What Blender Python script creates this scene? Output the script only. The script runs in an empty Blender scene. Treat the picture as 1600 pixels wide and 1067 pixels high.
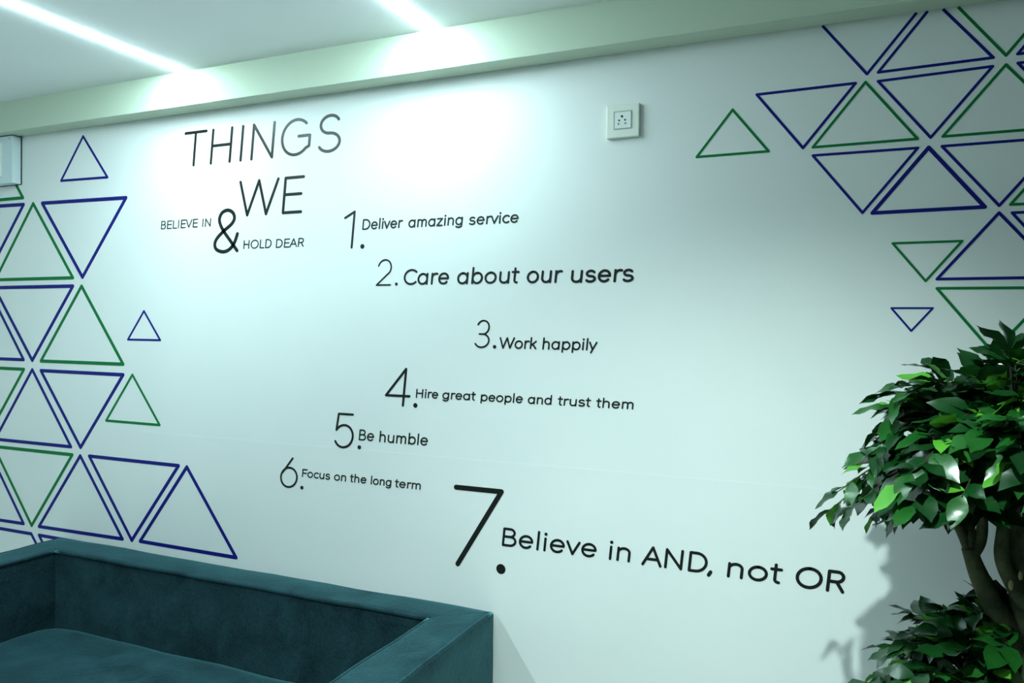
import bpy, bmesh, math, random
from mathutils import Vector, Matrix, noise

random.seed(7)
scene = bpy.context.scene
COL = scene.collection
PI = math.pi

# ------------------------------------------------------------------ camera
def rot(a, b, c):
    return (Matrix.Rotation(a, 3, 'Z') @ Matrix.Rotation(b, 3, 'X') @ Matrix.Rotation(c, 3, 'Y'))

cam_data = bpy.data.cameras.new('camera')
cam_data.sensor_width = 36.0
cam_data.lens = 1211.59 * 36.0 / 1600.0
cam_data.clip_start = 0.02
cam = bpy.data.objects.new('camera', cam_data)
COL.objects.link(cam)
Rm = rot(0.414723, -0.012007, -0.010826)
right, fwd, up = Rm.col[0], Rm.col[1], Rm.col[2]
M3 = Matrix((right, up, -fwd)).transposed()
cam.matrix_world = Matrix.Translation((2.59166, -1.96210, 1.52943)) @ M3.to_4x4()
scene.camera = cam

# ------------------------------------------------------------------ world, lights, exposure
world = bpy.data.worlds.new('room_ambient')
scene.world = world
world.use_nodes = True
bg = world.node_tree.nodes['Background']
bg.inputs['Color'].default_value = (0.62, 1.0, 0.86, 1)
bg.inputs['Strength'].default_value = 0.02

STRIP_COLOR = (0.70, 0.98, 1.0, 1)
STRIP_POWER = 224.0
LAMP_W = 1.5
SPOT_W = 142.0

def lamp(name, kind, loc, target, energy, color, **kw):
    d = bpy.data.lights.new(name, kind)
    d.energy = energy
    d.color = color
    for k, v in kw.items():
        setattr(d, k, v)
    o = bpy.data.objects.new(name, d)
    COL.objects.link(o)
    o.location = loc
    o.rotation_euler = (Vector(target) - Vector(loc)).to_track_quat('-Z', 'Y').to_euler()
    return o

# a lamp set in a square recess of the ceiling, above and in front of the camera
lamp('recessed_lamp', 'AREA', (2.47, -1.52, 2.398), (2.47, -1.52, 0.0), LAMP_W, (0.74, 1.0, 0.90),
     shape='DISK', size=0.05)
# a narrower downlight in the same recess, turned towards the foot of the wall
lamp('recessed_downlight', 'SPOT', (2.50, -1.50, 2.392), (2.38, -0.55, 0.60), SPOT_W, (0.76, 1.0, 0.95),
     shadow_soft_size=0.022, spot_size=math.radians(86), spot_blend=1.0)

scene.view_settings.view_transform = 'Standard'
scene.view_settings.look = 'None'
scene.view_settings.exposure = 0.0
scene.view_settings.gamma = 1.0
scene.view_settings.use_curve_mapping = False

# ------------------------------------------------------------------ materials
def new_mat(name, color, rough=0.6, spec=0.5, sheen=0.0, metallic=0.0):
    m = bpy.data.materials.new(name)
    m.use_nodes = True
    b = m.node_tree.nodes['Principled BSDF']
    b.inputs['Base Color'].default_value = (*color, 1)
    b.inputs['Roughness'].default_value = rough
    b.inputs['Specular IOR Level'].default_value = spec
    b.inputs['Metallic'].default_value = metallic
    if sheen:
        b.inputs['Sheen Weight'].default_value = sheen
        b.inputs['Sheen Roughness'].default_value = 0.4
    return m

def nodes_of(m):
    nt = m.node_tree
    return nt, nt.nodes, nt.links, nt.nodes['Principled BSDF']

def add_noise_color(m, c1, c2, scale, detail=4, lo=0.35, hi=0.65):
    nt, N, L, b = nodes_of(m)
    tc = N.new('ShaderNodeTexCoord')
    n = N.new('ShaderNodeTexNoise')
    n.inputs['Scale'].default_value = scale
    n.inputs['Detail'].default_value = detail
    r = N.new('ShaderNodeValToRGB')
    r.color_ramp.elements[0].position = lo
    r.color_ramp.elements[1].position = hi
    r.color_ramp.elements[0].color = (*c1, 1)
    r.color_ramp.elements[1].color = (*c2, 1)
    L.new(tc.outputs['Object'], n.inputs['Vector'])
    L.new(n.outputs['Fac'], r.inputs['Fac'])
    L.new(r.outputs['Color'], b.inputs['Base Color'])
    return r

def add_bump(m, scale, strength, dist=0.002, detail=3):
    nt, N, L, b = nodes_of(m)
    tc = N.new('ShaderNodeTexCoord')
    n = N.new('ShaderNodeTexNoise')
    n.inputs['Scale'].default_value = scale
    n.inputs['Detail'].default_value = detail
    bp = N.new('ShaderNodeBump')
    bp.inputs['Strength'].default_value = strength
    bp.inputs['Distance'].default_value = dist
    L.new(tc.outputs['Object'], n.inputs['Vector'])
    L.new(n.outputs['Fac'], bp.inputs['Height'])
    L.new(bp.outputs['Normal'], b.inputs['Normal'])

M = {}
M['wall'] = new_mat('wall_paint', (0.80, 0.81, 0.81), 0.50, 0.35)
add_noise_color(M['wall'], (0.785, 0.80, 0.80), (0.815, 0.82, 0.82), 2.5)
add_bump(M['wall'], 130, 0.10, 0.0015)
M['ceiling'] = new_mat('ceiling_paint', (0.89, 0.90, 0.90), 0.7, 0.2)
add_bump(M['ceiling'], 80, 0.05, 0.001)
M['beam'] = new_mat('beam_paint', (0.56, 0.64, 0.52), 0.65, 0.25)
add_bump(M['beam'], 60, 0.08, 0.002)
M['side_wall'] = new_mat('side_wall_paint', (0.82, 0.86, 0.84), 0.7, 0.2)
add_bump(M['side_wall'], 90, 0.08, 0.001)
M['dark_wall'] = new_mat('grey_green_wall_paint', (0.08, 0.105, 0.088), 0.7, 0.2)
add_bump(M['dark_wall'], 90, 0.08, 0.001)
M['floor'] = new_mat('floor_tile', (0.6, 0.62, 0.58), 0.35, 0.4)
add_noise_color(M['floor'], (0.72, 0.76, 0.73), (0.80, 0.83, 0.80), 6)
M['blue'] = new_mat('blue_paint', (0.005, 0.007, 0.19), 0.5, 0.2)
M['green'] = new_mat('green_paint', (0.0, 0.165, 0.040), 0.5, 0.2)
M['black'] = new_mat('black_vinyl', (0.004, 0.0055, 0.005), 0.38, 0.38)
M['plastic'] = new_mat('ivory_plastic', (0.80, 0.82, 0.74), 0.35, 0.5)
M['plastic_white'] = new_mat('white_plastic', (0.82, 0.84, 0.82), 0.3, 0.5)
M['plastic_grey'] = new_mat('grey_plastic_rim', (0.42, 0.50, 0.50), 0.3, 0.5)
M['dark'] = new_mat('dark_hole_and_gap', (0.02, 0.025, 0.02), 0.6, 0.3)
M['hole_grey'] = new_mat('grey_hole', (0.16, 0.20, 0.18), 0.5, 0.4)
M['metal'] = new_mat('painted_metal', (0.66, 0.76, 0.80), 0.4, 0.5)
M['metal_warm'] = new_mat('painted_metal_side', (0.80, 0.82, 0.76), 0.4, 0.5)
M['screw'] = new_mat('screw_steel', (0.22, 0.24, 0.24), 0.4, 0.5, 0, 0.8)
M['channel'] = new_mat('strip_channel', (0.8, 0.8, 0.8), 0.5, 0.4)

def diffuser(name, power):
    m = bpy.data.materials.new(name)
    m.use_nodes = True
    b = m.node_tree.nodes['Principled BSDF']
    b.inputs['Base Color'].default_value = (0.9, 0.9, 0.9, 1)
    b.inputs['Emission Color'].default_value = STRIP_COLOR
    b.inputs['Emission Strength'].default_value = power
    return m
M['diffuser_long'] = diffuser('strip_diffuser', STRIP_POWER)
M['diffuser_short'] = diffuser('short_strip_diffuser', STRIP_POWER * 1.0)

# suede: mottled nap
m = new_mat('teal_suede', (0.05, 0.11, 0.13), 0.85, 0.12, 0.5)
nt, N, L, b = nodes_of(m)
b.inputs['Sheen Tint'].default_value = (0.30, 0.80, 0.90, 1)
tc = N.new('ShaderNodeTexCoord')
n1 = N.new('ShaderNodeTexNoise'); n1.inputs['Scale'].default_value = 9; n1.inputs['Detail'].default_value = 6; n1.inputs['Distortion'].default_value = 0.6
n2 = N.new('ShaderNodeTexNoise'); n2.inputs['Scale'].default_value = 150; n2.inputs['Detail'].default_value = 4
mx = N.new('ShaderNodeMath'); mx.operation = 'MULTIPLY_ADD'
mx.inputs[1].default_value = 0.42
sc = N.new('ShaderNodeMath'); sc.operation = 'MULTIPLY'; sc.inputs[1].default_value = 0.62
r = N.new('ShaderNodeValToRGB')
r.color_ramp.elements[0].position = 0.36; r.color_ramp.elements[1].position = 0.70
r.color_ramp.elements[0].color = (0.002, 0.011, 0.016, 1)
r.color_ramp.elements[1].color = (0.016, 0.052, 0.066, 1)
L.new(tc.outputs['Object'], n1.inputs['Vector']); L.new(tc.outputs['Object'], n2.inputs['Vector'])
L.new(n1.outputs['Fac'], sc.inputs[0])
L.new(n2.outputs['Fac'], mx.inputs[0]); L.new(sc.outputs[0], mx.inputs[2])
L.new(mx.outputs[0], r.inputs['Fac']); L.new(r.outputs['Color'], b.inputs['Base Color'])
n3 = N.new('ShaderNodeTexNoise'); n3.inputs['Scale'].default_value = 60; n3.inputs['Detail'].default_value = 5; n3.inputs['Distortion'].default_value = 1.2
L.new(tc.outputs['Object'], n3.inputs['Vector'])
bp = N.new('ShaderNodeBump'); bp.inputs['Strength'].default_value = 0.28; bp.inputs['Distance'].default_value = 0.004
L.new(n3.outputs['Fac'], bp.inputs['Height']); L.new(bp.outputs['Normal'], b.inputs['Normal'])
M['suede'] = m
M['piping'] = new_mat('suede_piping', (0.018, 0.055, 0.066), 0.85, 0.12, 0.2)
M['foot'] = new_mat('dark_foot', (0.02, 0.02, 0.02), 0.5)

def leaf_mat(name, c1, c2, rough, trans):
    m = new_mat(name, c1, rough, 0.55)
    add_noise_color(m, c1, c2, 14, 2, 0.3, 0.7)
    nt, N, L, b = nodes_of(m)
    t = N.new('ShaderNodeBsdfTranslucent')
    t.inputs['Color'].default_value = (c2[0] * 1.3, c2[1] * 1.3, c2[2], 1)
    mixn = N.new('ShaderNodeMixShader'); mixn.inputs['Fac'].default_value = trans
    out = N['Material Output'] if 'Material Output' in N else None
    out = [n for n in N if n.type == 'OUTPUT_MATERIAL'][0]
    L.new(b.outputs[0], mixn.inputs[1]); L.new(t.outputs[0], mixn.inputs[2])
    L.new(mixn.outputs[0], out.inputs['Surface'])
    return m
M['leaf'] = leaf_mat('dark_leaf', (0.002, 0.024, 0.004), (0.005, 0.046, 0.009), 0.28, 0.05)
M['leaf_mid'] = leaf_mat('mid_leaf', (0.006, 0.056, 0.008), (0.014, 0.095, 0.014), 0.28, 0.07)
M['leaf_young'] = leaf_mat('young_leaf', (0.05, 0.24, 0.02), (0.09, 0.32, 0.03), 0.30, 0.12)
M['bark'] = new_mat('bark', (0.06, 0.07, 0.035), 0.8, 0.2)
add_noise_color(M['bark'], (0.035, 0.045, 0.022), (0.10, 0.105, 0.055), 30)
add_bump(M['bark'], 45, 0.6, 0.006)
M['bark_cut'] = new_mat('cut_wood', (0.30, 0.27, 0.12), 0.8, 0.2)
M['twig'] = new_mat('twig', (0.030, 0.032, 0.018), 0.7, 0.2)
M['pot'] = new_mat('pot_glaze', (0.55, 0.57, 0.55), 0.4, 0.5)
M['soil'] = new_mat('soil', (0.03, 0.022, 0.015), 0.9, 0.1)
add_bump(M['soil'], 60, 0.8, 0.01)

# ------------------------------------------------------------------ helpers
def link(o, parent=None):
    COL.objects.link(o)
    if parent is not None:
        o.parent = parent
        o.matrix_parent_inverse = parent.matrix_world.inverted()
    return o

def empty(name, loc, label, cat, group=None):
    o = bpy.data.objects.new(name, None)
    o.empty_display_size = 0.1
    COL.objects.link(o)
    o.location = loc
    o.matrix_world = Matrix.Translation(loc)
    tag(o, label, cat, group)
    return o

def tag(o, label, cat, group=None):
    o['label'] = label
    o['category'] = cat
    if group:
        o['group'] = group
    return o

def world_loc(o):
    p = Vector(o.location)
    while o.parent:
        o = o.parent
        p += o.location
    return p

def obj(name, bm, mats, parent=None, smooth=False):
    me = bpy.data.meshes.new(name)
    bm.normal_update()
    bm.to_mesh(me)
    bm.free()
    if not isinstance(mats, (list, tuple)):
        mats = [mats]
    for mm in mats:
        me.materials.append(mm)
    if smooth:
        for p in me.polygons:
            p.use_smooth = True
    o = bpy.data.objects.new(name, me)
    if parent is not None:
        me.transform(Matrix.Translation(-world_loc(parent)))
        COL.objects.link(o)
        o.parent = parent
    else:
        COL.objects.link(o)
    return o

def recentre(o):
    """put the origin of a single-mesh thing at its own centre"""
    vs = [v.co for v in o.data.vertices]
    c = sum(vs, Vector()) / len(vs)
    o.data.transform(Matrix.Translation(-c))
    o.location = c
    return o

def struct(name, bm, mat):
    o = obj(name, bm, mat)
    o['kind'] = 'structure'
    return o

def box(bm, x0, x1, y0, y1, z0, z1, bevel=0.0, seg=2):
    vs = [bm.verts.new(c) for c in ((x0, y0, z0), (x1, y0, z0), (x1, y1, z0), (x0, y1, z0),
                                    (x0, y0, z1), (x1, y0, z1), (x1, y1, z1), (x0, y1, z1))]
    fs = [bm.faces.new([vs[i] for i in f]) for f in
          ((3, 2, 1, 0), (4, 5, 6, 7), (0, 1, 5, 4), (1, 2, 6, 5), (2, 3, 7, 6), (3, 0, 4, 7))]
    if bevel:
        es = list({e for f in fs for e in f.edges})
        bmesh.ops.bevel(bm, geom=es, offset=bevel, segments=seg, profile=0.5, affect='EDGES')
    return vs

def tube(bm, pts, radii, n=8, cap=True):
    pts = [Vector(p) for p in pts]
    rings = []
    prev = None
    for i, p in enumerate(pts):
        t = (pts[min(i + 1, len(pts) - 1)] - pts[max(i - 1, 0)]).normalized()
        if prev is None:
            a = Vector((0, 0, 1)) if abs(t.z) < 0.9 else Vector((1, 0, 0))
            u = t.cross(a).normalized()
        else:
            u = (prev - t * prev.dot(t)).normalized()
        prev = u
        v = t.cross(u)
        r = radii[i] if isinstance(radii, (list, tuple)) else radii
        rings.append([bm.verts.new(p + (u * math.cos(2 * PI * k / n) + v * math.sin(2 * PI * k / n)) * r) for k in range(n)])
    for a, b in zip(rings[:-1], rings[1:]):
        for k in range(n):
            bm.faces.new((a[k], a[(k + 1) % n], b[(k + 1) % n], b[k]))
    if cap:
        bm.faces.new(list(reversed(rings[0])))
        bm.faces.new(rings[-1])

def catmull(pts, sub=6):
    out = []
    P = [Vector(p) for p in pts]
    for i in range(len(P) - 1):
        p0 = P[max(i - 1, 0)]; p1 = P[i]; p2 = P[i + 1]; p3 = P[min(i + 2, len(P) - 1)]
        for k in range(sub):
            t = k / sub
            out.append(0.5 * ((2 * p1) + (p2 - p0) * t + (2 * p0 - 5 * p1 + 4 * p2 - p3) * t * t + (3 * p1 - p0 - 3 * p2 + p3) * t ** 3))
    out.append(P[-1])
    return out

# flat painted / vinyl strokes on the wall (the wall face is y = 0, the room is y < 0)
def poly_slab(bm, pts2, depth):
    f = [bm.verts.new((x, -depth, z)) for x, z in pts2]
    g = [bm.verts.new((x, 0.0, z)) for x, z in pts2]
    n = len(f)
    bm.faces.new(f)
    for k in range(n):
        bm.faces.new((f[k], g[k], g[(k + 1) % n], f[(k + 1) % n]))

def stroke(bm, pts, w, depth, round_start=True, round_end=True, closed=False):
    """ribbon of width w along a polyline; corners over 25 degrees get round joins"""
    P = [Vector(p) for p in pts]
    if closed:
        P = P + [P[0]]
    h = w / 2
    # split at sharp corners
    runs = [[P[0]]]
    for i in range(1, len(P)):
        runs[-1].append(P[i])
        if i < len(P) - 1:
            a = (P[i] - P[i - 1]).normalized(); c = (P[i + 1] - P[i]).normalized()
            if a.dot(c) < math.cos(math.radians(25)):
                runs.append([P[i]])
    for ri, run in enumerate(runs):
        d = depth + 0.00004 * ri
        lft, rgt = [], []
        for i, p in enumerate(run):
            t = Vector((0, 0))
            if i > 0: t += (p - run[i - 1]).normalized()
            if i < len(run) - 1: t += (run[i + 1] - p).normalized()
            t.normalize()
            nrm = Vector((-t.y, t.x))
            lft.append(p + nrm * h); rgt.append(p - nrm * h)
        poly = list(rgt)
        def cap(c, frm, tdir):
            a0 = math.atan2(frm.y - c.y, frm.x - c.x)
            return [c + Vector((math.cos(a0 + PI * k / 8), math.sin(a0 + PI * k / 8))) * h for k in range(1, 8)]
        rs = round_start if ri == 0 and not closed else True
        re_ = round_end if ri == len(runs) - 1 and not closed else True
        if re_:
            poly += cap(run[-1], rgt[-1], None)
        poly += list(reversed(lft))
        if rs:
            poly += cap(run[0], lft[0], None)
        # front as quads (convex pieces) so that curved ribbons triangulate cleanly
        nv = len(run)
        F = [bm.verts.new((q.x, -d, q.y)) for q in lft]
        G = [bm.verts.new((q.x, -d, q.y)) for q in rgt]
        for k in range(nv - 1):
            bm.faces.new((G[k], G[k + 1], F[k + 1], F[k]))
        ring = list(G)
        if re_:
            cv = [bm.verts.new((q.x, -d, q.y)) for q in cap(run[-1], rgt[-1], None)]
            bm.faces.new([G[-1]] + cv + [F[-1]])
            ring += cv
        ring += list(reversed(F))
        if rs:
            cv = [bm.verts.new((q.x, -d, q.y)) for q in cap(run[0], lft[0], None)]
            bm.faces.new([F[0]] + cv + [G[0]])
            ring += cv
        back = [bm.verts.new((v.co.x, 0.0, v.co.z)) for v in ring]
        n = len(ring)
        for k in range(n):
            bm.faces.new((ring[k], back[k], back[(k + 1) % n], ring[(k + 1) % n]))

# ------------------------------------------------------------------ room shell
X0, X1, YB = -0.85, 4.0, -4.4
ZC = 2.368
ZT = ZC + 0.06
bm = bmesh.new(); box(bm, X0 - .1, X1 + .1, YB - .1, 0.1, -0.1, 0.0); struct('floor', bm, M['floor'])

# back wall: its front profile carries the faint horizontal seam of the wall covering
bm = bmesh.new()
zs = 1.1665
prof = [(0.0, 0.0), (0.0, zs - 0.018), (-0.00012, zs - 0.010), (-0.0002, zs - 0.003), (-0.0002, zs + 0.0005), (0.0, zs + 0.004), (0.0, ZT)]
fr = [[bm.verts.new((x, y, z)) for (y, z) in prof] for x in (X0, X1)]
for k in range(len(prof) - 1):
    bm.faces.new((fr[0][k], fr[1][k], fr[1][k + 1], fr[0][k + 1]))
bk = [[bm.verts.new((x, 0.1, z)) for z in (0.0, ZT)] for x in (X0, X1)]
bm.faces.new((bk[1][0], bk[0][0], bk[0][1], bk[1][1]))
bm.faces.new((fr[0][-1], fr[1][-1], bk[1][1], bk[0][1]))
bm.faces.new((fr[1][0], fr[0][0], bk[0][0], bk[1][0]))
bm.faces.new([bk[0][0]] + fr[0] + [bk[0][1]])
bm.faces.new([bk[1][1]] + list(reversed(fr[1])) + [bk[1][0]])
struct('wall_back', bm, M['wall'])

bm = bmesh.new(); box(bm, X0 - .1, X0, YB, 0.1, 0, ZT); struct('wall_left', bm, M['side_wall'])
bm = bmesh.new(); box(bm, X1, X1 + .1, YB, 0.1, 0, ZT); struct('wall_right', bm, M['dark_wall'])
bm = bmesh.new(); box(bm, X0 - .1, X1 + .1, YB - .1, YB, 0, ZT); struct('wall_rear', bm, M['dark_wall'])

# ceiling with one square recess for the lamp above the camera
bm = bmesh.new()
RX0, RX1, RY0, RY1 = 2.17, 2.77, -1.82, -1.22
box(bm, X0, RX0, YB, -0.072, ZC, ZC + 0.06)
box(bm, RX1, X1, YB, -0.072, ZC, ZC + 0.06)
box(bm, RX0, RX1, RY1, -0.072, ZC, ZC + 0.06)
box(bm, RX0, RX1, YB, RY0, ZC, ZC + 0.06)
box(bm, X0 - .1, X1 + .1, YB - .1, 0.1, ZC + 0.06, ZC + 0.12)
struct('ceiling', bm, M['ceiling'])
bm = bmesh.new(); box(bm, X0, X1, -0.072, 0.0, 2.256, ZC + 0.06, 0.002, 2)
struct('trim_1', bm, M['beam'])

# ------------------------------------------------------------------ LED strips
def led_strip(x, y0, mat, label):
    t = empty('led_strip_light', (x, y0 / 2, ZC), label, 'ceiling light', 'linear ceiling lights running to the beam')
    bm = bmesh.new()
    box(bm, x - 0.013, x - 0.0095, y0, -0.074, ZC - 0.0008, ZC)
    box(bm, x + 0.0095, x + 0.013, y0, -0.074, ZC - 0.0008, ZC)
    obj('channel', bm, M['channel'], t)
    bm = bmesh.new()
    n = 8
    ends = []
    for y in (y0, -0.076):
        ends.append([bm.verts.new((x + 0.0095 * math.cos(PI * k / n), y, ZC - 0.0042 * math.sin(PI * k / n))) for k in range(n + 1)])
    for k in range(n):
        bm.faces.new((ends[0][k], ends[0][k + 1], ends[1][k + 1], ends[1][k]))
    bm.faces.new(list(reversed(ends[0]))); bm.faces.new(ends[1])
    bm.faces.new((ends[0][0], ends[1][0], ends[1][n], ends[0][n]))
    obj('diffuser', bm, M[mat], t)
led_strip(0.576, -3.0, 'diffuser_long', 'long white linear ceiling light at the left, most of its length in view')
led_strip(1.506, -0.75, 'diffuser_short', 'white linear ceiling light nearer the middle, only its end in view')

# ------------------------------------------------------------------ painted triangles
GL = 'painted outline triangles on the left of the wall'
GR = 'painted outline triangles on the right of the wall'
TRI = [
    ('b', 0.0135, [(-0.2104, 1.9956), (0.2313, 1.9896), (0.0107, 1.7134)], GL,
     'large blue outline triangle pointing down, topmost whole one of the left cluster'),
    ('g', 0.0125, [(-0.4816, 1.712), (-0.0404, 1.712), (-0.261, 1.9972)], GL,
     'large green outline triangle pointing up, between two blue ones below the white wall box'),
    ('b', 0.0135, [(-0.7577, 2.0027), (-0.316, 1.9967), (-0.5367, 1.7205)], GL,
     'blue outline triangle cut by the left frame edge, just below the white wall box'),
    ('g', 0.0125, [(-0.7611, 2.0225), (-0.3199, 2.0225), (-0.5405, 2.3078)], GL,
     'green outline triangle mostly hidden behind the white wall box'),
    ('b', 0.0135, [(-0.4867, 1.6814), (-0.0402, 1.6814), (-0.2634, 1.4025)], GL,
     'blue outline triangle pointing down, directly below the upper large green one'),
    ('g', 0.0125, [(-0.2145, 1.4013), (0.221, 1.4008), (0.0058, 1.6808)], GL,
     'large green outline triangle pointing up, in the middle of the left cluster'),
    ('b', 0.0125, [(-0.7486, 1.4043), (-0.3131, 1.4038), (-0.5283, 1.6837)], GL,
     'blue outline triangle pointing up, its right corner at mid height on the left frame edge'),
    ('b', 0.0130, [(-0.2143, 1.3651), (0.2213, 1.3633), (0.0042, 1.0898)], GL,
     'large blue outline triangle pointing down, left of the small green triangle'),
    ('g', 0.0125, [(-0.7466, 1.3688), (-0.3111, 1.3671), (-0.5281, 1.0936)], GL,
     'green outline triangle pointing down, cut by the left frame edge at mid height'),
    ('b', 0.0125, [(-0.4795, 1.0886), (-0.0471, 1.0886), (-0.2633, 1.3673)], GL,
     'blue outline triangle pointing up, directly above the lowest green triangle'),
    ('g', 0.0125, [(-0.4878, 1.0595), (-0.04, 1.0595), (-0.2639, 0.773)], GL,
     'lowest green outline triangle, pointing down above the left end of the sofa'),
    ('b', 0.0125, [(-0.222, 0.774), (0.222, 0.7788), (0.0027, 1.0591)], GL,
     'blue outline triangle pointing up, right of the lowest green triangle'),
    ('b', 0.0125, [(-0.754, 0.7704), (-0.31, 0.7752), (-0.5293, 1.0556)], GL,
     'blue outline triangle pointing up, left of the lowest green triangle, cut by the frame'),
    ('b', 0.0125, [(0.05, 1.0615), (0.4885, 1.0612), (0.268, 0.7797)], GL,
     'blue outline triangle pointing down, between two upright blue ones above the sofa back'),
    ('b', 0.0125, [(0.3087, 0.7811), (0.7458, 0.7792), (0.5266, 1.0599)], GL,
     'blue outline triangle pointing up, rightmost of the row just above the sofa back'),
    ('b', 0.0125, [(-0.2218, 0.7411), (0.2137, 0.7394), (-0.0033, 0.4659)], GL,
     'blue outline triangle almost wholly hidden behind the corner of the sofa back'),
    ('b', 0.0090, [(-0.1064, 2.0726), (0.1377, 2.0684), (0.0109, 2.2263)], GL,
     'small blue outline triangle standing alone just under the beam at left'),
    ('b', 0.0075, [(0.2442, 1.4886), (0.4003, 1.4885), (0.3217, 1.5892)], GL,
     'smallest blue outline triangle, pointing up alone right of the left cluster'),
    ('g', 0.0090, [(0.1368, 1.1959), (0.3994, 1.1951), (0.2671, 1.3648)], GL,
     'small green outline triangle pointing up, at the right edge of the left cluster'),
    ('g', 0.0062, [(2.2267, 1.9718), (2.398, 1.9719), (2.3122, 2.0805)], GR,
     'small green outline triangle pointing up alone, nearest to the power socket'),
    ('b', 0.0065, [(2.3687, 2.1112), (2.5874, 2.1127), (2.4756, 1.9731)], GR,
     'blue outline triangle pointing down, leftmost of the right cluster'),
    ('g', 0.0060, [(2.4973, 1.9728), (2.7166, 1.9729), (2.6083, 2.1127)], GR,
     'green outline triangle pointing up, whole, between two blue ones at upper right'),
    ('b', 0.0060, [(2.6345, 2.1115), (2.8591, 2.1168), (2.7425, 1.9734)], GR,
     'blue outline triangle pointing down, between the two large green upright triangles at right'),
    ('g', 0.0060, [(2.7663, 1.9736), (3.0009, 1.9736), (2.8836, 2.1173)], GR,
     'large green outline triangle pointing up, cut by the right frame edge'),
    ('b', 0.0060, [(2.4976, 1.9535), (2.7174, 1.9525), (2.6064, 1.8132)], GR,
     'blue outline triangle pointing down, lowest at the left of the right cluster'),
    ('b', 0.0085, [(2.627, 1.8115), (2.849, 1.8132), (2.739, 1.9516)], GR,
     'thick-lined blue outline triangle pointing up in the right cluster'),
    ('b', 0.0060, [(2.7651, 1.9522), (2.9868, 1.9522), (2.8759, 1.8145)], GR,
     'blue outline triangle pointing down, right of the thick-lined blue one'),
    ('b', 0.0065, [(2.7599, 1.6578), (2.992, 1.6578), (2.8759, 1.7991)], GR,
     'blue outline triangle pointing up, right of the small green downward triangle'),
    ('b', 0.0062, [(2.5023, 2.271), (2.7221, 2.2699), (2.6111, 2.1307)], GR,
     'blue V-shaped outline triangle cut off by the beam, left of the other cut ones'),
    ('g', 0.0062, [(2.7748, 2.2772), (2.9946, 2.2762), (2.8836, 2.1369)], GR,
     'green V-shaped outline triangle cut off by the beam at top right'),
    ('b', 0.0062, [(2.6344, 2.1318), (2.86, 2.1354), (2.7472, 2.274)], GR,
     'blue outline triangle pointing up, its tip cut off by the beam'),
    ('b', 0.0062, [(2.9047, 2.1373), (3.124, 2.1373), (3.0156, 2.2772)], GR,
     'blue corner of a triangle at the right frame edge, nearest the beam'),
    ('b', 0.0060, [(2.9056, 2.1179), (3.1254, 2.1168), (3.0144, 1.9775)], GR,
     'blue corner of a triangle at the right frame edge, second one down from the beam'),
    ('g', 0.0060, [(2.8966, 1.8157), (3.1158, 1.8157), (3.0075, 1.9556)], GR,
     'green corner of a triangle at the right frame edge, above the lowest blue corner'),
    ('b', 0.0060, [(2.9, 1.7979), (3.1198, 1.7968), (3.0088, 1.6576)], GR,
     'blue corner of a triangle at the right frame edge, just under the green corner'),
    ('g', 0.0053, [(2.67, 1.7405), (2.8073, 1.7407), (2.7375, 1.6539)], GR,
     'small green outline triangle pointing down, above the smallest blue one at right'),
    ('g', 0.0062, [(2.7602, 1.6372), (2.98, 1.6361), (2.869, 1.4969)], GR,
     'green outline triangle pointing down, its tip behind the top leaves of the tree'),
    ('b', 0.0045, [(2.6696, 1.5934), (2.7527, 1.5932), (2.7105, 1.542)], GR,
     'smallest blue outline triangle at right, pointing down just above the tree'),
    ('b', 0.0062, [(2.8978, 1.5009), (3.1299, 1.5009), (3.0139, 1.6422)], GR,
     'blue outline triangle pointing up, its left corner showing among the top leaves of the tree'),
]
ZCUT = 2.2555
for col, w, pts, grp, label in TRI:
    bm = bmesh.new()
    P = [Vector(p) for p in pts]
    if any(p.y > ZCUT for p in P):
        # open outline that stops under the beam
        if P[2].y > ZCUT:            # tip above: start on the right side, run along the base
            def at_cut(a, c): return a + (c - a) * ((ZCUT - a.y) / (c.y - a.y))
            run = [at_cut(P[1], P[2]), P[1], P[0], at_cut(P[0], P[2])]
        else:
            def at_cut(a, c): return a + (c - a) * ((ZCUT - a.y) / (c.y - a.y))
            run = [at_cut(P[2], P[0]), P[2], at_cut(P[2], P[1])]
        stroke(bm, run, w, 0.0006, False, False)
    else:
        stroke(bm, P, w, 0.0006, closed=True)
    o = obj('painted_triangle', bm, M['blue' if col == 'b' else 'green'])
    recentre(o)
    tag(o, label, 'triangle', grp)

bm = bmesh.new()
stroke(bm, [(-0.6056, 0.741), (-0.2656, 0.741), (-0.0345, 0.461), (-0.3745, 0.461)], 0.0125, 0.0006, closed=True)
o = recentre(obj('painted_outline', bm, M['blue']))
tag(o, 'blue slanted outline with an obtuse corner, lowest on the left, ending behind the sofa', 'wall graphic')

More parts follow.
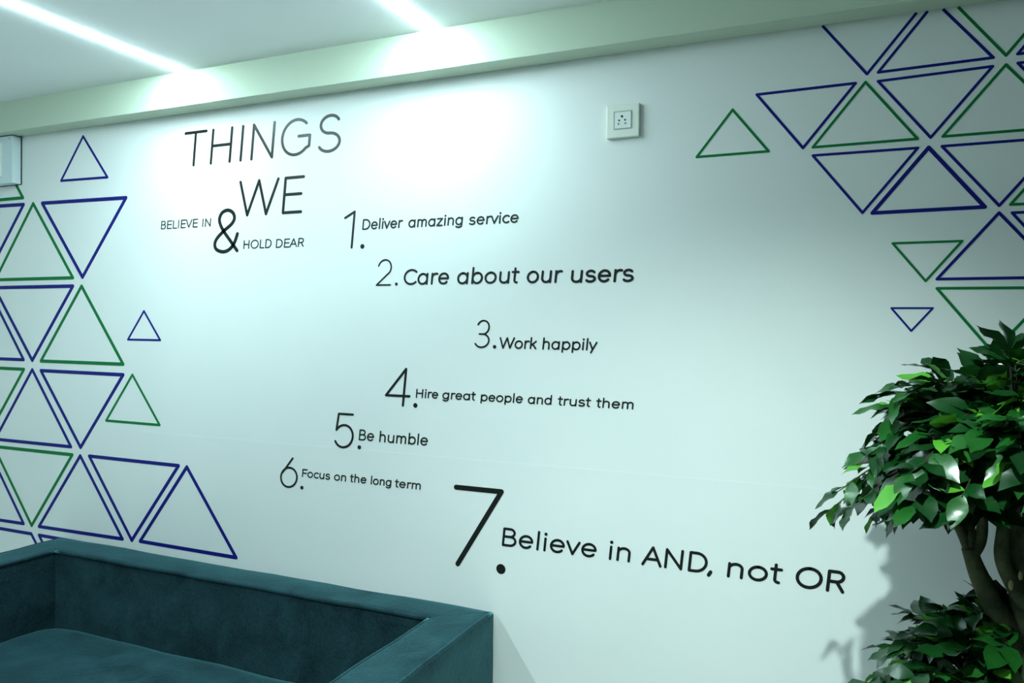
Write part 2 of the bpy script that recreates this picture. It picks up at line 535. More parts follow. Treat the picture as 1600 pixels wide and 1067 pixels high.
# ------------------------------------------------------------------ lettering
SL = 0.095
def A(cx, cy, rx, ry, a0, a1, n=None):
    n = n or max(6, int(abs(a1 - a0) / 10))
    return [(cx + rx * math.cos(math.radians(a0 + (a1 - a0) * k / n)), cy + ry * math.sin(math.radians(a0 + (a1 - a0) * k / n))) for k in range(n + 1)]
XH = 0.70
def oval(w, x=0.0): return A(x + w / 2, XH / 2, w / 2, XH / 2, 90, 450)
ST, RD, DG = 0.17, 0.115, 0.05
G = {
 'T': ([[(0, 1), (.80, 1)], [(.40, 1), (.40, 0)]], .80, .07, .07),
 'H': ([[(0, 0), (0, 1)], [(.70, 0), (.70, 1)], [(0, .52), (.70, .52)]], .70, .19, .20),
 'I': ([[(0, 0), (0, 1)]], 0, .20, .20),
 'N': ([[(0, 0), (0, 1), (.72, 0), (.72, 1)]], .72, .19, .19),
 'G': ([A(.47, .5, .47, .5, 48, 318) + [(.93, .22), (.93, .52), (.56, .52)]], .93, .12, .17),
 'S': ([A(.36, .755, .30, .245, 28, 262) + A(.37, .255, .34, .255, 82, -152)], .71, .11, .11),
 'W': ([[(0, 1), (.33, 0), (.66, 1), (.99, 0), (1.32, 1)]], 1.32, .05, .05),
 'E': ([[(.60, 1), (0, 1), (0, 0), (.60, 0)], [(0, .52), (.56, .52)]], .60, .20, .08),
 'B': ([[(0, 0), (0, 1), (.30, 1)] + A(.30, .765, .23, .235, 80, -90) + [(0, .53)], [(0, .53), (.34, .53)] + A(.34, .265, .265, .265, 80, -90) + [(0, 0)]], .605, .18, .10),
 'L': ([[(0, 1), (0, 0), (.52, 0)]], .52, .19, .06),
 'V': ([[(0, 1), (.40, 0), (.80, 1)]], .80, .04, .04),
 'O': ([A(.50, .5, .50, .5, 90, 450)], 1.0, .12, .12),
 'D': ([[(0, 0), (0, 1), (.28, 1)] + A(.28, .5, .46, .5, 80, -90) + [(0, 0)]], .74, .19, .12),
 'A': ([[(0, 0), (.42, 1), (.84, 0)], [(.15, .33), (.69, .33)]], .84, .05, .05),
 'R': ([[(0, 0), (0, 1), (.34, 1)] + A(.34, .74, .255, .26, 80, -90) + [(0, .48)], [(.34, .48), (.62, 0)]], .62, .19, .07),
 'C': ([A(.47, .5, .47, .5, 45, 315)], .80, .12, .06),
 'F': ([[(.56, 1), (0, 1), (0, 0)], [(0, .50), (.50, .50)]], .56, .19, .05),
 'a': ([oval(.60), [(.60, XH), (.60, 0)]], .60, RD, ST),
 'b': ([oval(.60), [(0, 1.04), (0, 0)]], .60, ST, RD),
 'c': ([A(.31, XH / 2, .31, XH / 2, 48, 312)], .53, RD, .06),
 'd': ([oval(.60), [(.60, 1.04), (.60, 0)]], .60, RD, ST),
 'e': ([[(.02, .36), (.60, .36)] + A(.31, XH / 2, .30, XH / 2, 8, 318)], .61, RD, RD),
 'g': ([oval(.60), [(.60, XH), (.60, -.06)] + A(.30, -.06, .30, .22, 0, -145)], .60, RD, ST),
 'h': ([[(0, 1.04), (0, 0)], [(0, .38)] + A(.25, .44, .25, .26, 170, 0) + [(.50, 0)]], .50, ST, ST),
 'i': ([[(0, XH), (0, 0)], 'dot'], 0, ST, ST),
 'k': ([[(0, 1.04), (0, 0)], [(.46, XH), (0, .25)], [(.17, .41), (.48, 0)]], .48, ST, .05),
 'l': ([[(0, 1.04), (0, 0)]], 0, ST, ST),
 'm': ([[(0, XH), (0, 0)], [(0, .38)] + A(.215, .47, .215, .23, 170, 0) + [(.43, 0)], [(.43, .38)] + A(.645, .47, .215, .23, 170, 0) + [(.86, 0)]], .86, ST, ST),
 'n': ([[(0, XH), (0, 0)], [(0, .38)] + A(.25, .45, .25, .25, 170, 0) + [(.50, 0)]], .50, ST, ST),
 'o': ([oval(.64)], .64, RD, RD),
 'p': ([oval(.60), [(0, XH), (0, -.27)]], .60, ST, RD),
 'r': ([[(0, XH), (0, 0)], [(0, .36)] + A(.26, .42, .26, .28, 165, 72)], .33, ST, .03),
 's': ([A(.245, .525, .215, .175, 30, 262) + A(.25, .175, .245, .175, 82, -150)], .49, .10, .10),
 't': ([[(.15, .94), (.15, .16)] + A(.31, .16, .16, .16, 180, 268), [(0, XH), (.36, XH)]], .36, .06, .05),
 'u': ([[(0, XH), (0, .26)] + A(.26, .26, .26, .26, 180, 350) , [(.52, XH), (.52, 0)]], .52, ST, ST),
 'v': ([[(0, XH), (.28, 0), (.56, XH)]], .56, .04, .04),
 'y': ([[(0, XH), (.28, .02)], [(.58, XH), (.17, -.27)]], .58, .04, .04),
 'z': ([[(.02, XH), (.50, XH), (0, 0), (.52, 0)]], .52, .10, .10),
 ',': ([[(.06, .03), (0, -.15)]], .06, .10, .10),
 '1': ([[(0, .84), (.33, 1), (.33, 0)]], .33, 0, 0),
 '2': ([A(.34, .68, .32, .32, 165, -32) + [(0, 0), (.68, 0)]], .68, 0, 0),
 '3': ([A(.37, .745, .28, .255, 155, -82) + [(.22, .50)], [(.36, .50)] + A(.36, .25, .335, .25, 75, -152)], .695, 0, 0),
 '4': ([[(.587, 0), (.587, 1), (0, .26), (.77, .26)]], .77, 0, 0),
 '5': ([[(.61, 1), (.085, 1), (.045, .51)] + A(.335, .335, .34, .335, 142, -150)], .675, 0, 0),
 '6': ([A(.345, .335, .345, .335, 90, 450), [(.44, 1), (.06, .49)]], .69, 0, 0),
 '7': ([[(0, 1), (.68, 1), (.135, 0)]], .68, 0, 0),
}

def letter_bm(ch, x, sx, z0, cap, w, zb):
    """one letter: glyph at x (unsheared), horizontal scale sx (m per unit), baseline z0"""
    bm = bmesh.new()
    h = w / 2
    def tr(p):
        z = z0 + h + p[1] * (cap - 2 * h)
        xx = x + p[0] * sx
        return Vector((xx + SL * (z - zb), z))
    d = 0.0008
    for k, s in enumerate(G[ch][0]):
        if s == 'dot':
            c = tr((0, .97))
            poly_slab(bm, [(c.x + w * .66 * math.cos(2 * PI * j / 16), c.y + w * .66 * math.sin(2 * PI * j / 16)) for j in range(16)], d)
        else:
            stroke(bm, [tr(p) for p in s], w, d + 0.00006 * k)
    return bm

def word(parent, txt, l, r, zb, cap, w, part='letter'):
    """txt spans from l=(x,z) to r=(x,z), both measured on the wall at the outer edge of the ink"""
    xl = l[0] - SL * (l[1] - zb) + w / 2
    xr = r[0] - SL * (r[1] - zb) - w / 2
    pos, x = [], 0
    for i, ch in enumerate(txt):
        s, gw, lb, rb = G[ch]
        if i: x += lb
        pos.append(x)
        x += gw + (rb if i < len(txt) - 1 else 0)
    sx = (xr - xl) / x if x else cap
    for ch, p in zip(txt, pos):
        o = obj(part, letter_bm(ch, xl + p * sx, sx, zb, cap, w, zb), M['black'], parent)

def dot(parent, x, z, r):
    bm = bmesh.new()
    poly_slab(bm, [(x + r * math.cos(2 * PI * j / 24), z + r * math.sin(2 * PI * j / 24)) for j in range(24)], 0.0008)
    obj('full_stop', bm, M['black'], parent)

def lettering(label, loc, group):
    return empty('vinyl_lettering', (loc[0], 0, loc[1]), label, 'lettering', group)

GH = 'heading lettering on the white wall'
t = lettering('large thin black italic word THINGS just under the beam', (.5, 2.0755), GH)
word(t, 'THINGS', (.5083, 2.1916), (1.1489, 2.1036), 2.0755, .1190, .0095)
t = lettering('large thin black italic word WE under the word THINGS', (.74, 1.8955), GH)
word(t, 'WE', (.7502, 2.0154), (1.0148, 2.0122), 1.8955, .1185, .0095)
t = lettering('small black words BELIEVE IN left of the ampersand', (.40, 1.8705), GH)
word(t, 'BELIEVE', (.4005, 1.8715), (.5719, 1.8984), 1.8703, .0290, .0037)
word(t, 'IN', (.5893, 1.8697), (.6286, 1.8962), 1.8700, .0285, .0037)
t = lettering('small black words HOLD DEAR right of the ampersand', (.767, 1.790), GH)
word(t, 'HOLD', (.7676, 1.7915), (.8843, 1.8055), 1.7905, .0290, .0037)
word(t, 'DEAR', (.9012, 1.7906), (1.0110, 1.7894), 1.7897, .0285, .0037)
AMP = [(0.7434, 1.7845), (0.7124, 1.8196), (0.6861, 1.8486), (0.6686, 1.8741), (0.6635, 1.8955), (0.6758, 1.916), (0.7013, 1.9231),
       (0.7239, 1.9135), (0.7309, 1.8938), (0.7174, 1.8745), (0.6846, 1.8539), (0.6536, 1.8298), (0.6426, 1.809), (0.6505, 1.7912),
       (0.6783, 1.7823), (0.7058, 1.7878), (0.7296, 1.808), (0.7449, 1.8409)]
ax = 0.6965; az = 1.853
AMP = [(ax + (x - ax) * 0.95, az + (z - az) * 0.965) for x, z in AMP]
bm = bmesh.new()
stroke(bm, catmull(AMP, 6), .0118, .0008)
o = recentre(obj('ampersand', bm, M['black']))
tag(o, 'thick black ampersand between BELIEVE IN and HOLD DEAR', 'lettering', GH)

GN = 'numbered values lettered on the white wall'
t = lettering('numbered line reading 1. Deliver amazing service', (1.16, 1.7788), GN)
word(t, '1', (1.1642, 1.8714), (1.2060, 1.8902), 1.7780, .1150, .0072, 'numeral'); dot(t, 1.2311, 1.7833, .0072)
word(t, 'Deliver', (1.2299, 1.8335), (1.3737, 1.8580), 1.8325, .0328, .0047)
word(t, 'amazing', (1.3915, 1.8400), (1.5723, 1.8577), 1.8320, .0325, .0047)
word(t, 'service', (1.5903, 1.8380), (1.7442, 1.8447), 1.8305, .0325, .0047)
t = lettering('numbered line reading 2. Care about our users', (1.28, 1.6645), GN)
word(t, '2', (1.2802, 1.6648), (1.3328, 1.6641), 1.6635, .0795, .0048, 'numeral'); dot(t, 1.3523, 1.668, .0046)
word(t, 'Care', (1.3777, 1.6872), (1.5293, 1.6869), 1.6640, .0475, .0062)
word(t, 'about', (1.5551, 1.6818), (1.7463, 1.6697), 1.6635, .0475, .0064)
word(t, 'our', (1.77, 1.6783), (1.875, 1.695), 1.6630, .0475, .0066)
word(t, 'users', (1.8994, 1.692), (2.0699, 1.674), 1.6620, .0475, .0070)
t = lettering('numbered line reading 3. Work happily', (1.61, 1.4840), GN)
word(t, '3', (1.6081, 1.4963), (1.6632, 1.5448), 1.4835, .0800, .0050, 'numeral'); dot(t, 1.6749, 1.4880, .0052)
word(t, 'Work', (1.6907, 1.5154), (1.8006, 1.4829), 1.4832, .0325, .0046)
word(t, 'happily', (1.8178, 1.4833), (1.9748, 1.509), 1.4828, .0325, .0046)
t = lettering('numbered line reading 4. Hire great people and trust them', (1.32, 1.307), GN)
word(t, '4', (1.3160, 1.3368), (1.4040, 1.3363), 1.3060, .1155, .0075, 'numeral'); dot(t, 1.421, 1.312, .0070)
word(t, 'Hire', (1.4222, 1.3353), (1.4970, 1.3437), 1.3345, .0268, .0041)
word(t, 'great', (1.5107, 1.3437), (1.6168, 1.3380), 1.3345, .0268, .0041)
word(t, 'people', (1.6325, 1.3285), (1.7623, 1.3434), 1.3338, .0268, .0041)
word(t, 'and', (1.7772, 1.3430), (1.8486, 1.3600), 1.3333, .0268, .0041)
word(t, 'trust', (1.8648, 1.3510), (1.9576, 1.3390), 1.3330, .0268, .0041)
word(t, 'them', (1.9728, 1.3510), (2.0727, 1.3340), 1.3325, .0268, .0041)
t = lettering('numbered line reading 5. Be humble', (1.13, 1.169), GN)
word(t, '5', (1.1302, 1.1863), (1.2055, 1.2059), 1.1680, .1090, .0070, 'numeral'); dot(t, 1.2262, 1.1757, .0063)
word(t, 'Be', (1.2237, 1.1974), (1.2788, 1.2080), 1.1968, .0338, .0044)
word(t, 'humble', (1.2970, 1.1975), (1.4645, 1.2087), 1.1960, .0338, .0046)
t = lettering('numbered line reading 6. Focus on the long term', (.925, 1.0285), GN)
word(t, '6', (.9253, 1.0602), (.9950, 1.0610), 1.0277, .0985, .0064, 'numeral'); dot(t, 1.0115, 1.0337, .0058)
word(t, 'Focus', (1.0112, 1.0675), (1.1191, 1.0760), 1.0670, .0262, .0039)
word(t, 'on', (1.1341, 1.0760), (1.1781, 1.0680), 1.0670, .0262, .0039)
word(t, 'the', (1.1934, 1.0850), (1.2527, 1.0760), 1.0670, .0262, .0039)
word(t, 'long', (1.2682, 1.0701), (1.3410, 1.0760), 1.0665, .0262, .0039)
word(t, 'term', (1.3533, 1.0840), (1.4409, 1.0660), 1.0657, .0262, .0040)
t = lettering('numbered line with the largest numeral, reading 7. Believe in AND, not OR', (1.53, .8594), GN)
word(t, '7', (1.5515, 1.0880), (1.7085, 1.0880), .8585, .2335, .0145, 'numeral'); dot(t, 1.7016, .869, .0140)
word(t, 'Believe', (1.7034, .9353), (1.9792, .9551), .9340, .0525, .0068)
word(t, 'in', (2.0119, .9355), (2.0690, .9360), .9345, .0520, .0069)
word(t, 'AND', (2.0988, .9329), (2.2675, .9570), .9320, .0525, .0072)
word(t, ',', (2.2650, .924), (2.2795, .940), .9320, .0525, .0090)
word(t, 'not', (2.3138, .9316), (2.4428, .9380), .9300, .0525, .0074)
word(t, 'OR', (2.4736, .9534), (2.5805, .9281), .9280, .0530, .0078)

# ------------------------------------------------------------------ power socket
t = empty('power_socket', (2.038, 0, 2.0785), 'square white power socket with five pin holes high on the wall', 'socket')
bm = bmesh.new(); box(bm, 1.9945, 2.0815, -0.0115, 0.0, 2.0355, 2.1210, 0.0022, 3); obj('face_plate', bm, M['plastic'], t)
bm = bmesh.new()
for a in ((2.0145, 2.0160, 2.0575, 2.1030), (2.0598, 2.0613, 2.0575, 2.1030), (2.0160, 2.0598, 2.1016, 2.1030), (2.0160, 2.0598, 2.0575, 2.0589)):
    box(bm, a[0], a[1], -0.0136, -0.0112, a[2], a[3])
obj('module_rim', bm, M['plastic_grey'], t)
bm = bmesh.new(); box(bm, 2.0162, 2.0596, -0.0128, -0.0112, 2.0591, 2.1014, 0.0004, 1); obj('socket_module', bm, M['plastic_white'], t)
for x, z, r, mm in ((2.0367, 2.0892, .0033, 'dark'), (2.0292, 2.0795, .0025, 'dark'), (2.0449, 2.0795, .0025, 'dark'),
                    (2.0277, 2.0707, .0025, 'hole_grey'), (2.0458, 2.0707, .0025, 'hole_grey')):
    bm = bmesh.new()
    f = [bm.verts.new((x + r * math.cos(2 * PI * j / 16), -0.0131, z + r * math.sin(2 * PI * j / 16))) for j in range(16)]
    g = [bm.verts.new((x + r * math.cos(2 * PI * j / 16), -0.0126, z + r * math.sin(2 * PI * j / 16))) for j in range(16)]
    bm.faces.new(f)
    for j in range(16):
        bm.faces.new((f[j], g[j], g[(j + 1) % 16], f[(j + 1) % 16]))
    obj('pin_hole', bm, M[mm], t)

# ------------------------------------------------------------------ white wall box, top left
t = empty('wall_box', (-0.46, 0, 2.165), 'white metal electrical box on the wall under the beam, cut by the left frame edge', 'electrical box')
bm = bmesh.new()
box(bm, -0.66, -0.328, -0.037, 0.0, 2.0745, 2.2525, 0.0012, 2)
obj('housing', bm, M['metal'], t)
bm = bmesh.new()
box(bm, -0.66, -0.3265, -0.004, 0.0, 2.073, 2.2550)  # added dark strips: shade of the gap above the box and its edge line
box(bm, -0.66, -0.3300, -0.0355, -0.003, 2.2520, 2.2550)
obj('gap_shade', bm, M['dark'], t)
bm = bmesh.new(); box(bm, -0.64, -0.386, -0.047, -0.0368, 2.101, 2.2285, 0.0012, 2)
obj('front_cover', bm, M['metal_warm'], t)
bm = bmesh.new()
for zz in (2.2435, 2.2395):
    bmesh.ops.create_uvsphere(bm, u_segments=10, v_segments=6, radius=0.0018, matrix=Matrix.Translation((-0.343 - (0.001 if zz < 2.242 else 0), -0.037, zz)))
obj('screw', bm, M['screw'], t)

# ------------------------------------------------------------------ sofa
ST_ = empty('sofa', (0.80, -0.43, 0.0), 'dark teal suede sofa with a low square back along the white wall', 'sofa')
def wob(co, amp=0.004):
    n = noise.noise_vector(Vector((co.x * 4.5, co.y * 5.0, co.z * 5.0)))
    n2 = noise.noise_vector(Vector((co.x * 13, co.y * 13, co.z * 13)))
    return Vector((n.x * amp * .5 + n2.x * amp * .2, n.y * amp * .5, n.z * amp + n2.z * amp * .35))
YW = -0.008
def wobble(bm, amp=0.004):
    for v in bm.verts:
        d = wob(v.co, amp)
        v.co += d
        if v.co.y > YW: v.co.y = YW
        if v.co.z < 0.0: v.co.z = 0.0

def prism(plan, z0, z1, bevel, mitre=(), amp=0.004):
    bm = bmesh.new()
    lo = [bm.verts.new((x, y, z0)) for x, y in plan]
    hi = [bm.verts.new((x, y, z1)) for x, y in plan]
    n = len(plan)
    bm.faces.new(list(reversed(lo))); bm.faces.new(hi)
    for k in range(n):
        bm.faces.new((lo[k], lo[(k + 1) % n], hi[(k + 1) % n], hi[k]))
    flat = set()
    for pair in mitre:                      # edges lying in a mitre plane stay sharp
        flat.add(frozenset([lo[pair[0]], lo[pair[1]]])); flat.add(frozenset([hi[pair[0]], hi[pair[1]]]))
        for q in pair: flat.add(frozenset([lo[q], hi[q]]))
    es = [e_ for e_ in bm.edges if frozenset(e_.verts) not in flat]
    bmesh.ops.bevel(bm, geom=es, offset=bevel, segments=3, profile=0.5, affect='EDGES')
    for _ in range(6):
        es = [e for e in bm.edges if e.calc_length() > 0.07]
        if not es: break
        bmesh.ops.subdivide_edges(bm, edges=es, cuts=1, use_grid_fill=True)
    wobble(bm, amp)
    bm.normal_update()
    for e_ in bm.edges:
        if len(e_.link_faces) == 2 and e_.calc_face_angle() > math.radians(38):
            e_.smooth = False
    return bm

SX0, SX1, SY, AW, BW, ZS = -0.085, 1.684, -0.86, 0.138, 0.132, 0.752
XI0, XI1 = SX0 + AW, SX1 - AW
obj('backrest', prism([(SX0 + .002, YW), (XI0, -BW), (XI1, -BW), (SX1 - .002, YW)], 0.09, ZS, 0.009, ((0, 1), (2, 3))), M['suede'], ST_, True)
arm_l = obj('arm', prism([(SX0, YW), (SX0, SY), (XI0, SY), (XI0, -BW)], 0.09, ZS, 0.009, ((3, 0),)), M['suede'], ST_, True)
arm_r = obj('arm', prism([(SX1, YW), (XI1, -BW), (XI1, SY), (SX1, SY)], 0.09, ZS, 0.009, ((0, 1),)), M['suede'], ST_, True)
obj('base', prism([(XI0 + .002, -BW - .002), (XI0 + .002, SY + .03), (XI1 - .002, SY + .03), (XI1 - .002, -BW - .002)], 0.09, 0.36, 0.01), M['suede'], ST_, True)
# seat cushion: rounded-corner plan, crowned top
def cushion(x0, x1, y0, y1, z0, z1, rad, crown):
    bm = bmesh.new()
    nx, ny = 56, 28
    def top(u, v):
        # superellipse mapping of the square to a rounded plan
        x = x0 + (x1 - x0) * u; y = y0 + (y1 - y0) * v
        ex = min(x - x0, x1 - x); ey = min(y - y0, y1 - y)
        if ex < rad and ey < rad:
            dx, dy = rad - ex, rad - ey
            L_ = math.hypot(dx, dy); mxx = max(dx, dy)
            if L_ > 1e-9:
                k = mxx / L_
                dx *= k; dy *= k
                x = (x0 + rad - dx) if x - x0 < x1 - x else (x1 - rad + dx)
                y = (y0 + rad - dy) if y - y0 < y1 - y else (y1 - rad + dy)
        return x, y
    grid = []
    for i in range(nx + 1):
        row = []
        for j in range(ny + 1):
            u, v = i / nx, j / ny
            uu = 0.5 - 0.5 * math.cos(PI * u); vv = 0.5 - 0.5 * math.cos(PI * v)
            x, y = top(uu, vv)
            e = min(uu, 1 - uu) * (x1 - x0); f = min(vv, 1 - vv) * (y1 - y0)
            d = min(e, f)
            s = 0.045
            drop = 0.0
            if d < s:
                drop = s - math.sqrt(max(0, s * s - (s - d) ** 2))
            z = z1 + crown * (1 - (2 * uu - 1) ** 4) * (1 - (2 * vv - 1) ** 4) - drop
            row.append(bm.verts.new((x, y, z)))
        grid.append(row)
    for i in range(nx):
        for j in range(ny):
            bm.faces.new((grid[i][j], grid[i + 1][j], grid[i + 1][j + 1], grid[i][j + 1]))
    be = [e for e in bm.edges if e.is_boundary]
    r = bmesh.ops.extrude_edge_only(bm, edges=be)
    for v in r['geom']:
        if isinstance(v, bmesh.types.BMVert):
            v.co.z = z0
    be = [e for e in bm.edges if e.is_boundary]
    bmesh.ops.contextual_create(bm, geom=be)
    wobble(bm, 0.005)
    return bm
obj('seat_cushion', cushion(XI0 + .006, XI1 - .006, SY - .01, -BW - .008, 0.365, 0.508, 0.09, 0.012), M['suede'], ST_, True)
def piping(pts, parent, r=0.0052):
    out = []
    for a, b_ in zip(pts[:-1], pts[1:]):
        a = Vector(a); b_ = Vector(b_)
        n = max(2, int((b_ - a).length / 0.03))
        for k in range(n):
            out.append(a.lerp(b_, k / n))
    out.append(Vector(pts[-1]))
    out = [p + wob(p, 0.004) for p in out]
    bm = bmesh.new(); tube(bm, out, r, 8)
    obj('piping', bm, M['suede'], parent, True)
e = 0.004
sofa_parts = {c.name: c for c in ST_.children}
back = [c for c in ST_.children if c.name.startswith('backrest')][0]
piping([(XI0 + .004, -BW - .001, ZS - e), (XI1 - .004, -BW - .001, ZS - e)], back)
piping([(XI0 - .001, -BW - .004, ZS - e), (XI0 - .001, SY + .008, ZS - e)], arm_l)
piping([(XI1 + .001, -BW - .004, ZS - e), (XI1 + .001, SY + .008, ZS - e)], arm_r)
piping([(SX1 - .003, YW - .008, ZS - e), (SX1 - .003, SY + .006, ZS - e)], arm_r)
piping([(SX0 + .003, YW - .008, ZS - e), (SX0 + .003, SY + .006, ZS - e)], arm_l)
for x in (SX0 + .08, SX1 - .08):
    for y in (-0.10, SY + .08):
        bm = bmesh.new()
        bmesh.ops.create_cone(bm, cap_ends=True, segments=16, radius1=0.018, radius2=0.026, depth=0.10, matrix=Matrix.Translation((x, y, 0.05)))
        obj('leg', bm, M['foot'], ST_)

# ------------------------------------------------------------------ artificial ficus tree
TX, TY = 2.885, -0.42
TR = empty('potted_tree', (TX, TY, 0.0), 'dark green leafy indoor tree with two tiers of foliage at the right edge', 'tree')
bm = bmesh.new()
prof = [(0.10, 0.0), (0.115, 0.005), (0.15, 0.30), (0.16, 0.33), (0.16, 0.36), (0.145, 0.36), (0.14, 0.31)]
rings = [[bm.verts.new((TX + r_ * math.cos(2 * PI * k / 32), TY + r_ * math.sin(2 * PI * k / 32), z)) for k in range(32)] for r_, z in prof]
for a, c in zip(rings[:-1], rings[1:]):
    for k in range(32):
        bm.faces.new((a[k], a[(k + 1) % 32], c[(k + 1) % 32], c[k]))
bm.faces.new(list(reversed(rings[0])))
obj('pot', bm, M['pot'], TR, True)
bm = bmesh.new()
ring = [bm.verts.new((TX + .143 * math.cos(2 * PI * k / 32), TY + .143 * math.sin(2 * PI * k / 32), 0.325)) for k in range(32)]
bm.faces.new(ring)
obj('soil', bm, M['soil'], TR)

def wiggle(pts, amp, sub=5, seed=0):
    out = catmull(pts, sub)
    return [p + Vector((noise.noise(p * 14 + Vector((seed, 0, 0))), noise.noise(p * 14 + Vector((0, seed + 5, 0))), 0)) * amp for p in out]
def lim(name, pts, r0, r1, parent, seed, mat='bark', n=12):
    q = wiggle(pts, 0.004, 6, seed)
    rr = []
    for i in range(len(q)):
        f = i / (len(q) - 1)
        r_ = r0 + (r1 - r0) * f
        rr.append(r_ * (1 + 0.10 * noise.noise(q[i] * 25)))
    bm = bmesh.new(); tube(bm, q, rr, n)
    return obj(name, bm, M[mat], parent, True)
trunk = lim('trunk', [(2.890, TY, 0.31), (2.885, TY, 0.6), (2.880, TY, 0.90), (2.878, TY, 1.02), (2.872, TY, 1.10), (2.868, TY, 1.16), (2.872, TY, 1.22)], 0.050, 0.027, TR, 1, n=16)
b1 = lim('branch', [(2.860, TY - .01, 1.00), (2.828, TY - .015, 1.055), (2.806, TY - .015, 1.096), (2.788, TY - .01, 1.138), (2.779, TY - .01, 1.168)], 0.020, 0.0125, TR, 2)
lim('twig_stem', [(2.781, TY - .01, 1.160), (2.769, TY - .01, 1.188), (2.752, TY - .02, 1.212), (2.715, TY - .03, 1.232), (2.66, TY - .05, 1.245)], 0.010, 0.004, b1, 3, n=8)
lim('twig_stem', [(2.783, TY - .01, 1.160), (2.783, TY - .01, 1.190), (2.780, TY, 1.222), (2.775, TY, 1.30)], 0.0085, 0.005, b1, 4, n=8)
lim('twig_stem', [(2.783, TY - .01, 1.155), (2.794, TY - .01, 1.182), (2.798, TY - .01, 1.230), (2.80, TY, 1.34)], 0.011, 0.007, b1, 5, n=8)
b2 = lim('branch', [(2.862, TY - .02, 1.085), (2.838, TY - .03, 1.125), (2.823, TY - .03, 1.165), (2.823, TY - .03, 1.21), (2.83, TY - .03, 1.32)], 0.016, 0.008, TR, 6)
lim('branch', [(2.868, TY - .01, 1.11), (2.850, TY - .015, 1.15), (2.843, TY - .015, 1.20), (2.845, TY, 1.32)], 0.015, 0.008, TR, 7)
lim('branch', [(2.880, TY, 1.05), (2.915, TY - .01, 1.12), (2.94, TY, 1.20), (2.97, TY, 1.30)], 0.020, 0.010, TR, 8)
# pale pruning scars
bm = bmesh.new()
for (x, y, z, r_) in ((2.835, TY - .046, 1.122, .006), (2.848, TY - .045, 1.139, .005)):
    bmesh.ops.create_uvsphere(bm, u_segments=10, v_segments=8, radius=r_, matrix=Matrix.Translation((x, y, z)) @ Matrix.Diagonal((.7, .5, 1.5, 1)))
s = obj('pruning_scar', bm, M['bark_cut'], trunk, True)
s['label'] = 'pale pruning scar'

def leaf_verts(base, d, nrm, ln, wd, curl, fold):
    """leaf blade: pointed oval with midrib fold, wavy edge and drooping tip"""
    side = d.cross(nrm).normalized()
    nrm = side.cross(d).normalized()
    prof = ((0.0, 0.03), (0.10, 0.42), (0.25, 0.80), (0.42, 1.0), (0.60, 0.92), (0.76, 0.62), (0.89, 0.25), (1.0, 0.0))
    V, F = [], []
    ph = random.uniform(0, 6.28)
    for k, (t, w) in enumerate(prof):
        c = base + d * (ln * t) - nrm * (curl * ln * t * t)
        if k == len(prof) - 1:
            V.append(c)
        else:
            for s_ in (-1, 0, 1):
                wv = 0.06 * ln * math.sin(ph + t * 9 + s_) * abs(s_) * w
                V.append(c + side * (s_ * wd * 0.5 * w) + nrm * (fold * wd * abs(s_) * w + wv))
    n = len(prof)
    for k in range(n - 2):
        a = 3 * k; b_ = 3 * (k + 1)
        F += [(a, a + 1, b_ + 1, b_), (a + 1, a + 2, b_ + 2, b_ + 1)]
    a = 3 * (n - 2); tip = 3 * (n - 1)
    F += [(a, a + 1, tip), (a + 1, a + 2, tip)]
    return V, F

class Foliage:
    def __init__(self):
        self.V, self.F, self.I = [], [], []
    def add(self, V, F, mi):
        o = len(self.V)
        self.V += [tuple(v) for v in V]
        self.F += [tuple(i + o for i in f) for f in F]
        self.I += [mi] * len(F)
    def build(self, name, mats, parent):
        me = bpy.data.meshes.new(name)
        me.from_pydata([tuple(Vector(v) - parent.location) for v in self.V], [], self.F)
        for m_ in mats: me.materials.append(m_)
        me.polygons.foreach_set('material_index', self.I)
        me.polygons.foreach_set('use_smooth', [True] * len(self.F))
        me.update()
        o = bpy.data.objects.new(name, me)
        COL.objects.link(o)
        o.parent = parent
        return o

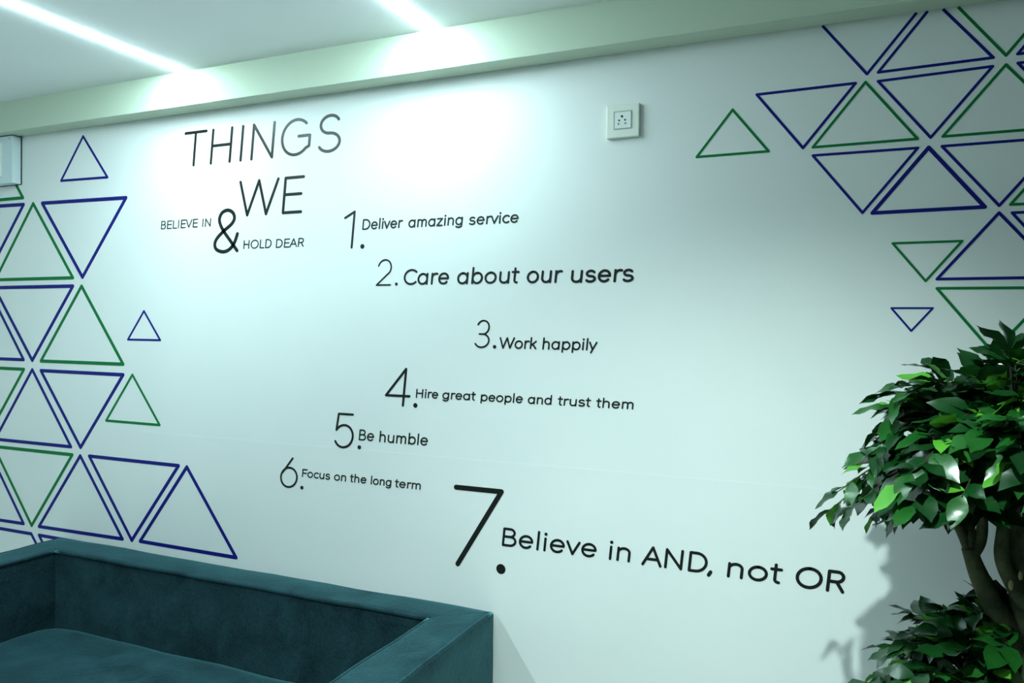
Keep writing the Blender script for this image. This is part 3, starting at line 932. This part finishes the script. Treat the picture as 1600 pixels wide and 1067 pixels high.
def tier(centre, rx, ry, rz, n_twigs, start, el_min, droop, upbias, label_young, leaves_per=8, keep=None, smul=1.0):
    fol, yng = Foliage(), Foliage()
    tw = bmesh.new()
    c = Vector(centre)
    ga = PI * (3 - math.sqrt(5))
    for i in range(n_twigs):
        el = math.asin(el_min + (1 - el_min) * ((i + 0.5) / n_twigs))
        az_ = i * ga + random.uniform(-.25, .25)
        dr = Vector((math.cos(el) * math.cos(az_), math.cos(el) * math.sin(az_), math.sin(el)))
        k = random.uniform(0.70, 0.97) if random.random() < 0.75 else random.uniform(0.45, 0.75)
        tip = c + Vector((dr.x * rx, dr.y * ry, dr.z * rz)) * k
        s0 = Vector(start) + Vector((dr.x, dr.y, abs(dr.z) * .6)) * 0.05
        mid = s0.lerp(tip, 0.55) + Vector((0, 0, 0.04 + 0.03 * random.random()))
        tip.z -= droop * (1 - abs(dr.z)) * random.uniform(0.3, 1.0)
        if tip.y > -0.075: tip.y = -0.075
        path = catmull([s0, mid, tip], 6)
        reach = 0
        for j in range(leaves_per):
            f = 0.40 + 0.60 * (j + random.random() * .6) / (leaves_per - 0.2)
            f = min(f, 1.0)
            idx = f * (len(path) - 1)
            i0 = min(int(idx), len(path) - 2)
            p = path[i0].lerp(path[i0 + 1], idx - i0)
            tdir = (path[i0 + 1] - path[i0]).normalized()
            sd = tdir.cross(Vector((0, 0, 1)))
            if sd.length < 1e-3: sd = Vector((1, 0, 0))
            sd.normalize()
            sgn = 1 if j % 2 else -1
            last = j == leaves_per - 1
            d = tdir * (1.0 if last else random.uniform(.4, .9)) + sd * (0 if last else sgn * random.uniform(.4, 1.0)) + Vector((0, 0, upbias + random.uniform(-.45, .25)))
            d = (d + Vector((random.uniform(-.25, .25), random.uniform(-.25, .25), random.uniform(-.2, .2)))).normalized()
            nrm = Vector((dr.x * .5 + random.uniform(-.45, .45), dr.y * .5 + random.uniform(-.45, .45), 0.9 + random.uniform(-.3, .3)))
            ln = random.uniform(0.046, 0.068) * smul
            wd = ln * random.uniform(0.48, 0.60)
            if keep is not None and not keep(p + d * ln * 0.6): continue
            q_idx = i0 + 2
            V, F = leaf_verts(p, d, nrm, ln, wd, random.uniform(0.05, 0.35), random.uniform(.04, .16))
            if max(v.y for v in V) > -0.012: continue
            if keep is not None and not keep(V[-1]): continue
            reach = max(reach, q_idx)
            q = random.random()
            if q < 0.085: yng.add(V, F, 0)
            else: fol.add(V, F, 0 if q < 0.68 else 1)
        if reach:
            sub = path[:reach]
            tube(tw, sub, [0.0030 - 0.0022 * j / (len(path) - 1) for j in range(len(sub))], 4, False)
    return fol, yng, tw

def keep_up(p): return p.z > 1.185 + (TY - p.y) * 0.23 - (0.02 if p.x < 2.68 else 0.0)
fol, yng, tw = tier((2.914, TY, 1.215), 0.383, 0.36, 0.345, 340, (2.855, TY, 1.24), -0.05, 0.045, 0.10, '', 9, keep_up)
up_ = fol.build('upper_foliage', [M['leaf'], M['leaf_mid']], TR)
o = yng.build('young_leaves', [M['leaf_young']], TR); o['label'] = 'bright yellow-green leaves of the upper tier'
obj('twigs', tw, M['twig'], TR, True)
def keep_low(p): return not (p.x > 2.835 and p.y < TY + 0.035)
fol, yng, tw = tier((2.865, TY, 0.84), 0.275, 0.28, 0.26, 190, (2.865, TY, 0.86), -0.35, 0.03, 0.25, '', 8, keep_low)
fol.build('lower_foliage', [M['leaf'], M['leaf_mid']], TR)
o = yng.build('young_leaves', [M['leaf_young']], TR); o['label'] = 'bright green leaves of the lower tier'
obj('twigs', tw, M['twig'], TR, True)
